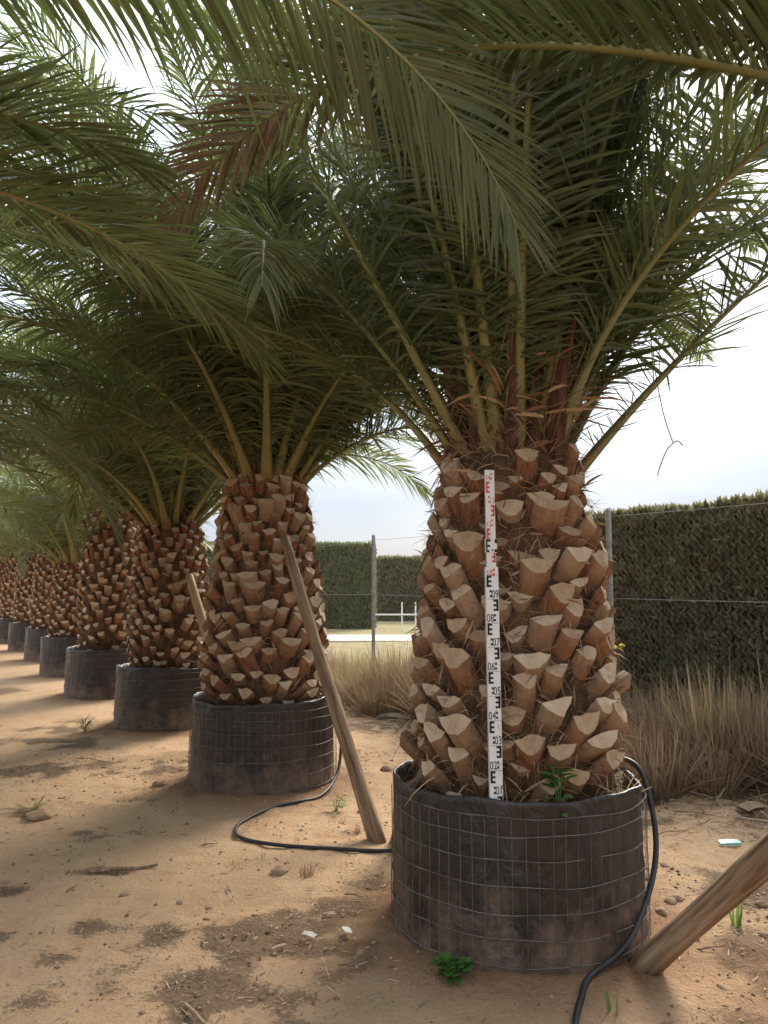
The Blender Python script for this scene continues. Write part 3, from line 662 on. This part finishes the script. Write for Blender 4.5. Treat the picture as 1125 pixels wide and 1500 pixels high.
# ------------------------------------------------------------------ drip hoses
def smooth(pts, n=10):
    p = np.array(pts, float); out = []
    q = np.vstack([2*p[0]-p[1], p, 2*p[-1]-p[-2]])
    for i in range(1, len(q)-2):
        for t in np.linspace(0, 1, n, endpoint=False):
            a, b, c, d = q[i-1:i+3]; out.append(.5*((2*b)+(-a+c)*t+(2*a-5*b+4*c-d)*t*t+(-a+3*b-3*c+d)*t**3))
    return np.array(out+[p[-1]])
def hose(label, pts, r):
    pl = smooth(pts); org = pl[-1].copy(); v, f = tube(pl-org, r, 8)
    o = link('irrigation_hose', mesh('irrigation_hose', v, f, M['hose'], True), None, tuple(org)); tag(o, label, 'hose'); return o
G = lambda x, y, r=.011: (x, y, gz(x, y)+r+.003)
hose('black irrigation hose looping over the near planter rim down to the ground', [(1.02, 4.05, .70), (1.12, 3.96, .735), (1.195, 3.86, .70), (1.225, 3.78, .52), (1.205, 3.70, .36), (1.115, 3.565, .22), (.975, 3.41, .10), G(.80, 3.28), G(.73, 3.14), G(.67, 2.98), G(.62, 2.7), G(.60, 2.3)], .0125)
hose('black irrigation hose running from the second palm planter across bare sand', [(-.56, 6.85, .70), (-.46, 6.83, .73), (-.38, 6.75, .62), (-.345, 6.62, .35), (-.36, 6.4, .12), G(-.46, 6.1), G(-.62, 5.93), G(-.78, 5.80), G(-.90, 5.55), G(-.945, 5.32), G(-.88, 5.10), G(-.65, 4.95), G(-.3, 4.89), G(.03, 4.86), G(.4, 4.9), G(.9, 4.75)], .0115)

# ------------------------------------------------------------------ levelling staff
def text_mesh(s, size, mat):
    cu = bpy.data.curves.new('numeral', 'FONT'); cu.body = s; cu.size = size; cu.align_x = 'CENTER'; cu.extrude = .0004
    ob = bpy.data.objects.new('numeral_tmp', cu); C.objects.link(ob)
    dg = bpy.context.evaluated_depsgraph_get(); me = bpy.data.meshes.new_from_object(ob.evaluated_get(dg)); bpy.data.objects.remove(ob)
    me.name = 'numeral'; me.materials.clear(); me.materials.append(mat); return me
def build_staff():
    st = link('levelling_staff', None, loc=(.461, 3.385, .650)); st.rotation_euler = (R(-1.2), R(-.2), R(7))
    tag(st, 'telescopic white levelling staff with black and red E marks against the trunk', 'measuring staff')
    # local x across, -y toward the viewer, z up
    def part(name, bx, mat, par): 
        v, f = box(*bx); return link(name, mesh(name, v, f, mat), par)
    lo = part('staff_section', (-.027, .027, 0, .022, -.03, .985), M['staff_white'], st)
    up = part('staff_section', (-.0195, .0195, .003, .019, .986, 1.40), M['staff_white'], st)
    part('end_cap', (-.018, .018, .004, .018, 1.4005, 1.408), M['staff_black'], up)
    def emark(par, x0, d, z, w, mat, yf):
        pcs = [box(*sorted((x0, x0+d*w*.42)), yf-.0012, yf-.0002, z+.001, z+.049)]
        for k in (0, 2, 4):
            pcs.append(box(*sorted((x0+d*w*.42, x0+d*w)), yf-.0012, yf-.0002, z+.001+k*.0097, z+.0095+k*.0097))
        v, f = join(pcs); link('graduation', mesh('graduation', v, f, mat), par)
    def ticks(par, x, z, mat, yf, w=.008):
        for k in (.008, .028):
            v, f = box(x-w/2, x+w/2, yf-.0012, yf-.0002, z+k, z+k+.0095); link('tick', mesh('tick', v, f, mat), par)
    def num(par, s, x, z, size, mat, yf):
        o = link('numeral', text_mesh(s, size, mat), par, (x, yf-.0008, z)); o.rotation_euler = (R(90), 0, 0); o.scale = (.72, 1.05, 1)
    for dm in range(14):
        z = dm*.1
        low = dm < 10; par = lo if low else up; wd2 = .027 if low else .0195; yf = 0 if low else .003; mat = M['staff_black'] if low else M['staff_red']; k = wd2/.027
        if dm == 9:      # the last decimetre under the joint is printed in red
            mat = M['staff_black']
        if dm % 2 == 0: emark(par, wd2*.90, -1, z+(.0 if dm != 10 else .003), .021*k, mat, yf)
        else: emark(par, -wd2*.90, 1, z, .021*k, mat, yf)
        if dm != 9:
            s = '%02d' % (dm+1)
            if dm % 2 == 0: num(par, s, wd2*.42, z+.056, .044*k, mat, yf); ticks(par, -wd2*.28, z+.05, mat, yf, .008*k)
            else: num(par, s, -wd2*.42, z+.056, .044*k, mat, yf); ticks(par, wd2*.32, z+.05, mat, yf, .008*k)
        if low and dm:
            v, f = box(-wd2*.9, wd2*.9, -.0009, -.0002, z+.0497, z+.0509); link('scale_line', mesh('scale_line', v, f, M['staff_black']), par)
    num(lo, '10', -.011, .944, .040, M['staff_red'], 0); ticks(lo, .008, .94, M['staff_red'], 0, .008)
    cl = part('clamp', (-.0235, .0235, -.002, .021, 1.045, 1.105), M['staff_white'], up)
    for bx in ((-.0235, -.010, 1.047, 1.056), (-.0235, -.018, 1.057, 1.103), (.012, .0235, 1.047, 1.060), (.014, .0235, 1.085, 1.103), (-.0175, -.006, 1.070, 1.078), (-.0175, -.004, 1.092, 1.102), (.0, .006, 1.052, 1.060)):
        v, f = box(bx[0], bx[1], -.0035, -.0022, bx[2], bx[3]); link('clamp_mark', mesh('clamp_mark', v, f, M['staff_black']), cl)
build_staff()

# ------------------------------------------------------------------ grasses and weeds
def tuft_mesh(name, n, h, spread, lean, w, mat, sag=.35, stem=.0):
    a = rng.random(n)*6.283; rr = spread*np.sqrt(rng.random(n)); P0 = np.stack([rr*np.cos(a), rr*np.sin(a), np.full(n, -.02)], 1)
    b = a+rng.normal(0, .8, n); ti = np.abs(rng.normal(0, lean, n))
    D = np.stack([np.sin(ti)*np.cos(b), np.sin(ti)*np.sin(b), np.cos(ti)], 1); W = unit(np.cross(D, rng.normal(0, 1, (n, 3))))
    hh = h*(rng.uniform(.35, 1, n)**.8)
    v, q4, t3 = ribbons(P0, D, W, np.cross(W, D), hh, w*rng.uniform(.6, 1.3, n), sag*rng.random(n)**1.5, 0, (0, .3, .6, .85, 1), (.9, 1, .8, .5, 0))
    off = P0[:, :2]; return mesh(name, v, [q4, t3], mat)
TM = [tuft_mesh('dry_grass', 460, .85, .19, .42, .0075, M['grass_dry']), tuft_mesh('dry_grass', 480, .75, .20, .45, .0075, M['grass_brown']), tuft_mesh('dry_grass', 420, .85, .19, .42, .0075, M['grass_mix']),
      tuft_mesh('dry_grass', 360, .5, .2, .6, .0075, M['grass_dry']), tuft_mesh('dry_grass', 500, .85, .22, .5, .0075, M['grass_brown'])]
GL = {0: 'tall straw-coloured grass clump by the chain-link fence', 1: 'brown withered grass clump by the chain-link fence', 2: 'half-green tall grass clump by the chain-link fence', 3: 'low straw-coloured grass clump on the bank', 4: 'broad brown feathery grass clump by the chain-link fence'}
def clump(x, y, k, s=1.0):
    o = link('dry_grass_clump', TM[k], None, (x, y, gz(x, y))); o.rotation_euler = (0, 0, random.uniform(0, 6.28)); o.scale = (s*random.uniform(.9, 1.1), s, s*random.uniform(.9, 1.1))
    tag(o, GL[k], 'grass clump', GL[k].replace('clump', 'clumps'))
for x, y, k, s in [(2.55, 6.35, 0, 1.05), (2.85, 6.1, 4, 1.0), (2.35, 6.75, 4, 1.0), (2.75, 6.6, 0, 1.1), (3.1, 6.0, 1, 1.1), (3.05, 5.6, 0, .9), (2.05, 7.2, 1, .95), (1.8, 7.5, 4, 1.0), (2.3, 7.2, 0, .9), (2.15, 6.6, 1, .8), (1.55, 7.9, 1, 1.0), (1.85, 8.0, 2, .9),
                   (1.3, 8.4, 4, .9), (2.45, 6.2, 3, .8), (1.75, 6.75, 3, .7), (2.0, 6.3, 3, .7), (2.9, 5.5, 3, .8), (.15, 10.3, 4, 1.05), (.35, 10.0, 1, 1.0), (-.05, 10.6, 2, .9), (.5, 9.8, 0, .9), (-.3, 10.7, 3, 1.0), (.05, 9.9, 3, 1.0), (.75, 9.5, 1, 1.0), (.25, 10.8, 2, 1.0),
                   (-.55, 11.3, 3, 1.1), (-.45, 11.7, 2, .9), (.6, 10.6, 0, .9), (.95, 9.1, 4, 1.0), (1.1, 9.6, 2, .9), (-.9, 12.1, 1, .9), (-1.3, 12.8, 4, 1.0), (3.4, 5.2, 2, 1.1), (3.6, 4.6, 0, 1.0), (.0, 11.2, 2, .8), (-.2, 12.0, 3, 1.1), (.5, 11.6, 3, 1.1)]:
    clump(x, y, k, s)
for i in range(34):
    y = random.uniform(5.2, 12.5); x = fence_x(y)+random.uniform(-.75, .25); clump(x, y, random.choice([1, 4, 4, 3, 3, 1]), random.uniform(.6, .95))
# taller single green shoots rising behind the brown clumps
gs = tuft_mesh('green_shoots', 14, 1.15, .16, .22, .010, M['grass_mix'], .15)
for x, y, s in [(2.75, 6.85, 1.05), (3.05, 6.4, 1.0), (1.95, 7.7, .85)]:
    o = link('green_reed_tuft', gs, None, (x, y, gz(x, y))); o.scale = (s, s, s); o.rotation_euler = (0, 0, x*9); tag(o, 'tall thin yellow-green reed shoots rising above the dry grass', 'reed tuft', 'reed shoots by the fence')
def weed_mesh(name, n, h, mat, seed, lw=.03, ll=.07):
    r = np.random.default_rng(seed); parts = []
    k = n; a = r.random(k)*6.283; z = h*r.random(k)**.7; rr = .02+.05*(z/h)*r.random(k)
    P0 = np.stack([rr*np.cos(a)*.5, rr*np.sin(a)*.5, z], 1); D = unit(np.stack([np.cos(a), np.sin(a), r.uniform(.1, .9, k)], 1)); W = unit(np.cross(D, np.array([0, 0, 1.])+r.normal(0, .2, (k, 3))))
    v, q4, t3 = ribbons(P0, D, W, np.cross(W, D), ll*r.uniform(.6, 1.2, k), lw*r.uniform(.6, 1.2, k), r.uniform(0, .6, k), .3, (0, .25, .5, .75, 1), (.25, 1, .7, .9, 0))
    me = mesh(name, v, [q4, t3], mat); return me
def weed(label, x, y, z, me, s=1, stem=.2):
    e = link('weed', None, loc=(x, y, z)); e.scale = (s, s, s); tag(e, label, 'weed'); link('leaves', me, e)
    for i in range(3):
        v, f = tube([(0, 0, -.03), (.01*i-.01, .006*i, stem*.5), (.022*i-.02, .012, stem)], [.004, .003, .0015], 5); link('stem', mesh('stem', v, f, M['weed']), e)
weed('bright green leafy weed sprouting from the pot soil by the trunk', .71, 3.37, .62, weed_mesh('leaves', 26, .20, M['weed'], 1, .035, .075), .95, .2)
weed('small round-leaved weed at the foot of the near planter', .275, 3.30, gz(.27, 3.3), weed_mesh('leaves', 40, .07, M['weed'], 2, .05, .06), 1.1, .06)
weed('thin green weed in sand in front of the third planter', -3.2, 8.8, gz(-3.2, 8.8), weed_mesh('leaves', 70, .12, M['grass_green'], 3, .009, .10), 1.2, .10)
weed('flat sprawling green weed beside a pale stone on the sand', -2.42, 5.70, gz(-2.42, 5.7), weed_mesh('leaves', 46, .03, M['grass_mix'], 4, .007, .11), 1.3, .02)
weed('little green weed between the hose and the leaning stake', -.33, 5.75, gz(-.33, 5.75), weed_mesh('leaves', 30, .10, M['grass_green'], 5, .014, .08), 1, .08)
def sprout(label, x, y, n, h, w, mat=None, cat='grass sprout', grp=None, spread=.015, lean=.18):
    o = link('grass_sprout', tuft_mesh('grass_sprout', n, h, spread, lean, w, mat or M['grass_green'], .2), None, (x, y, gz(x, y))); tag(o, label, cat, grp); return o
sprout('upright green grass sprout right of the thick stake', 1.62, 3.86, 7, .17, .014)
sprout('single green blade before the near hose', .83, 3.08, 3, .16, .016)
sprout('stubby brown grass stump on the bare sand', -.42, 4.50, 30, .11, .006, M['grass_brown'], spread=.035)
sprout('short brown stump of grass in sand near the leaning stake', -.17, 5.25, 26, .10, .006, M['grass_brown'], spread=.025)
for x, y in [(-.62, 5.15), (-.52, 5.05), (-.85, 4.65), (-.3, 5.5), (-1.1, 5.0), (.2, 6.3), (.1, 5.8), (-2.0, 7.4), (-1.8, 6.3), (-2.9, 7.7), (1.75, 4.4), (1.5, 3.3), (-.7, 4.75), (-1.5, 3.75), (1.3, 4.9), (1.45, 5.6), (1.6, 5.3), (-1.25, 6.9)]:
    sprout('tiny sparse tuft of grass dotted on the sand', x, y, 12, .08, .004, M['grass_mix'], 'grass tuft', 'tiny grass tufts on the sand', .03, .5)
# dry roots and straw hanging over the rim where the hose enters
sprout('pale straw tuft sticking over the planter rim beside the hose', 1.04, 3.72, 16, .17, .006, M['grass_dry'], 'straw tuft', None, .03, .7).location.z = .62
yf = link('yellow_flower', weed_mesh('yellow_flower', 30, .03, M['yellow'], 9, .02, .025), None, (1.42, 4.95, 1.17)); tag(yf, 'small yellow flower head peeping out beside the trunk', 'flower')
v, f = tube([(0, 0, -1.17+gz(1.42, 4.95)-.02), (.03, .02, -.6), (0, 0, 0)], [.004, .003, .002], 5); link('stem', mesh('stem', v, f, M['grass_green']), yf)

# ------------------------------------------------------------------ scattered ground bits
def scatter(n, reg, pw):
    out = []
    while len(out) < n:
        x = random.uniform(reg[0], reg[1]); y = random.uniform(reg[2], reg[3])
        if random.random() < pw(x, y) and all(math.hypot(x-px, y-py) > .6 for px, py in ALLP): out.append((x, y, gz(x, y)+micro(x, y)))
    return np.array(out)
pw = lambda x, y: .14+.9*debris_at(x, y)+(.45 if x > 1.1 and y < 4.6 else 0)
cp = scatter(9000, (-3.4, 3.2, 1.9, 8.0), pw); n = len(cp); sz = .0025+.012*rng.random(n)**3.5
octa = np.array([[1, 0, 0], [-1, 0, 0], [0, 1, 0], [0, -1, 0], [0, 0, .75], [0, 0, -.6]]); of = np.array([[0, 2, 4], [2, 1, 4], [1, 3, 4], [3, 0, 4], [2, 0, 5], [1, 2, 5], [3, 1, 5], [0, 3, 5]])
VV = cp[:, None]+octa[None]*sz[:, None, None]*rng.uniform(.6, 1.4, (n, 6, 3))
o = link('soil_crumbs', mesh('soil_crumbs', VV.reshape(-1, 3), (of[None]+(np.arange(n)*6)[:, None, None]).reshape(-1, 3), M['crumb'])); tag(o, 'loose crumbs of soil strewn over the sand', 'soil crumbs', kind='stuff')
def litter(n, reg, pwf, l0, l1, w, name, label):
    lp = scatter(n, reg, pwf); n = len(lp); a = rng.random(n)*6.283; D = unit(np.stack([np.cos(a), np.sin(a), rng.normal(.05, .16, n)], 1)); W = unit(np.cross(D, np.array([0, 0, 1.])+rng.normal(0, .5, (n, 3))))
    v, q4, t3 = ribbons(lp+np.array([0, 0, .006]), D, W, np.cross(W, D), rng.uniform(l0, l1, n), w*rng.uniform(.4, 1.3, n), np.zeros(n), 0)
    o = link(name, mesh(name, v, [q4, t3], M['litter'])); tag(o, label, 'litter', kind='stuff')
litter(4200, (-3.4, 3.2, 1.9, 8.0), lambda x, y: .05+.95*debris_at(x, y), .015, .07, .006, 'plant_litter', 'dry plant bits strewn over the sand')
litter(4200, (-1.5, 4.2, 4.6, 12.5), lambda x, y: max(0, min(1, 1-abs(x-fence_x(y)+.55)/1.0))**1.0, .06, .28, .008, 'straw_litter', 'flattened straw covering the bank under the fence')
def stone(label, x, y, s, mat=None, seed=0, flat=.65, name='stone', cat='stone'):
    import bmesh
    bm = bmesh.new(); bmesh.ops.create_icosphere(bm, subdivisions=2, radius=s)
    for vv in bm.verts: vv.co *= 1+.35*noise.noise(vv.co/s*1.1+Vector((seed*3.1, 0, 0))); vv.co.z *= flat; vv.co.x *= 1.25
    me = bpy.data.meshes.new(name); bm.to_mesh(me); bm.free(); me.materials.append(mat or M['stone'])
    o = link(name, me, None, (x, y, gz(x, y)+s*.3*flat)); o.rotation_euler = (0, 0, seed); tag(o, label, cat); return o
stone('rounded brown stone by the stubby grass stump', -.57, 4.56, .04, seed=1)
stone('flat pale stone beside the sprawling weed', -2.33, 5.60, .085, seed=2, flat=.4)
stone('brown clod beside the second planter', -1.75, 6.45, .05, seed=3)
stone('brown clod on the sand behind the second planter', .02, 7.1, .05, seed=4)
stone('rough clod close to the foot of the leaning stake', -.12, 5.75, .055, seed=5)
for i, (x, y, s) in enumerate([(-1.3, 4.2, .022), (-1.0, 4.1, .018), (-.85, 4.05, .016), (1.45, 4.15, .03), (1.7, 3.75, .028), (1.3, 3.2, .02), (.1, 4.75, .02), (-.1, 3.55, .018), (-2.0, 4.4, .02), (1.85, 4.1, .025), (.3, 6.1, .03), (.25, 7.4, .03), (1.55, 4.6, .02)]):
    o = stone('small brown pebble lying loose on the sand', x, y, s, seed=i+7); o['group'] = 'loose pebbles on the sand'
def chip(name, label, x, y, L, w, th, rot, mat, cat, bend=.1):
    s = np.linspace(-.5, .5, 7); V = []; F = []
    for i, q in enumerate(s):
        ww = w*(1-.5*abs(q)**1.5+.12*math.sin(i*2.3)); z = bend*L*(.25-q*q)+.004
        V += [(q*L, -ww/2, z), (q*L, ww/2, z+.2*w), (q*L, ww/2, z+th+.2*w), (q*L, -ww/2, z+th)]
    for i in range(6):
        for j in range(4): k = (j+1) % 4; F.append([i*4+j, i*4+k, i*4+4+k, i*4+4+j])
    F += [[3, 2, 1, 0], [24, 25, 26, 27]]
    o = link(name, mesh(name, V, F, mat), None, (x, y, gz(x, y)+.008)); o.rotation_euler = (0, 0, rot); tag(o, label, cat); return o
chip('plastic_scrap', 'short white plastic scrap on the sand before the planter', -.165, 3.74, .065, .036, .004, 1.9, M['white_scrap'], 'scrap')
chip('husk', 'pale dry husk lying near the white scrap', -.33, 3.71, .07, .028, .003, -.6, M['white_scrap'], 'husk', .3)
chip('husk', 'thin pale husk splinter on the debris patch', -.45, 3.6, .07, .014, .003, .7, M['litter'], 'husk')
chip('husk', 'small round pale chip near the planter side', -.25, 3.95, .04, .026, .003, .2, M['litter'], 'husk', .2)
chip('plastic_scrap', 'teal plastic strip lying behind the thick stake', 2.05, 4.94, .13, .045, .012, .1, M['teal'], 'scrap')
chip('plastic_sheet', 'crumpled grey sheet scrap on the litter bank', 2.45, 5.5, .2, .09, .003, .5, M['stone'], 'scrap', .3)
chip('plastic_sheet', 'crumpled black plastic scrap under the dry grass', .1, 9.4, .35, .12, .004, -.3, M['film'], 'scrap', .3)
def twig(label, x, y, L, rot, r, mat='wood', grp=None):
    s = np.linspace(0, 1, 7); pl = np.stack([(s-.5)*L, .04*L*np.sin(s*5+x*7), .006+.03*L*np.sin(s*4)**2], 1); v, f = tube(pl, r*(1-.5*s), 6)
    o = link('twig', mesh('twig', v, f, M[mat]), None, (x, y, gz(x, y)+.004)); o.rotation_euler = (0, 0, rot); tag(o, label, 'twig', grp); return o
twig('dark crooked twig lying alone on the open sand', -1.42, 4.55, .36, .25, .014)
twig('pale straight stick in the debris before the planter', -.66, 3.06, .26, -.8, .006, 'wood_pale')
for i, (x, y, L, a) in enumerate([(-1.05, 5.0, .1, .4), (-.8, 4.3, .09, 2.0), (.15, 3.15, .12, 1.1), (1.4, 3.6, .14, .2), (1.75, 4.1, .16, 2.2), (-1.6, 4.3, .1, 1.4), (-.15, 4.2, .1, -.4), (1.8, 5.2, .3, .5), (2.1, 5.5, .35, -.4), (1.6, 5.9, .3, 1.0), (-3.3, 8.2, .5, .2), (-2.6, 7.4, .4, -.3)]):
    twig('thin brown twig dropped on the sandy ground', x, y, L, a, .005, 'wood', 'thin fallen twigs')
# thin dry strand dangling from the right-hand frond of the staff palm
staff_palm = next(o for o in C.objects if o.name.startswith('palm_tree') and o['label'].startswith('large palm'))
for pts in ([(1.40, 4.1, 2.80), (1.415, 4.1, 2.62), (1.45, 4.1, 2.42), (1.49, 4.1, 2.29)], [(1.49, 4.1, 2.29), (1.455, 4.1, 2.25), (1.42, 4.1, 2.17), (1.405, 4.1, 2.12)], [(1.49, 4.1, 2.29), (1.515, 4.1, 2.30), (1.54, 4.1, 2.275)]):
    pl = smooth(pts, 5)-np.array([ROW[0][0], ROW[0][1], .6]); v, f = tube(pl, .0028, 5); link('dry_strand', mesh('dry_strand', v, f, M['wood']), staff_palm)
# lumpy clods of red soil on the rough ground beside the near planter
for i in range(22):
    x, y = random.uniform(1.25, 2.6), random.uniform(2.9, 4.4)
    o = stone('small reddish clod strewn on the rough soil around the thick stake', x, y, random.uniform(.012, .032), M['stone'], 40+i, .7, 'soil_clod', 'clod'); o['group'] = 'clods of red soil'
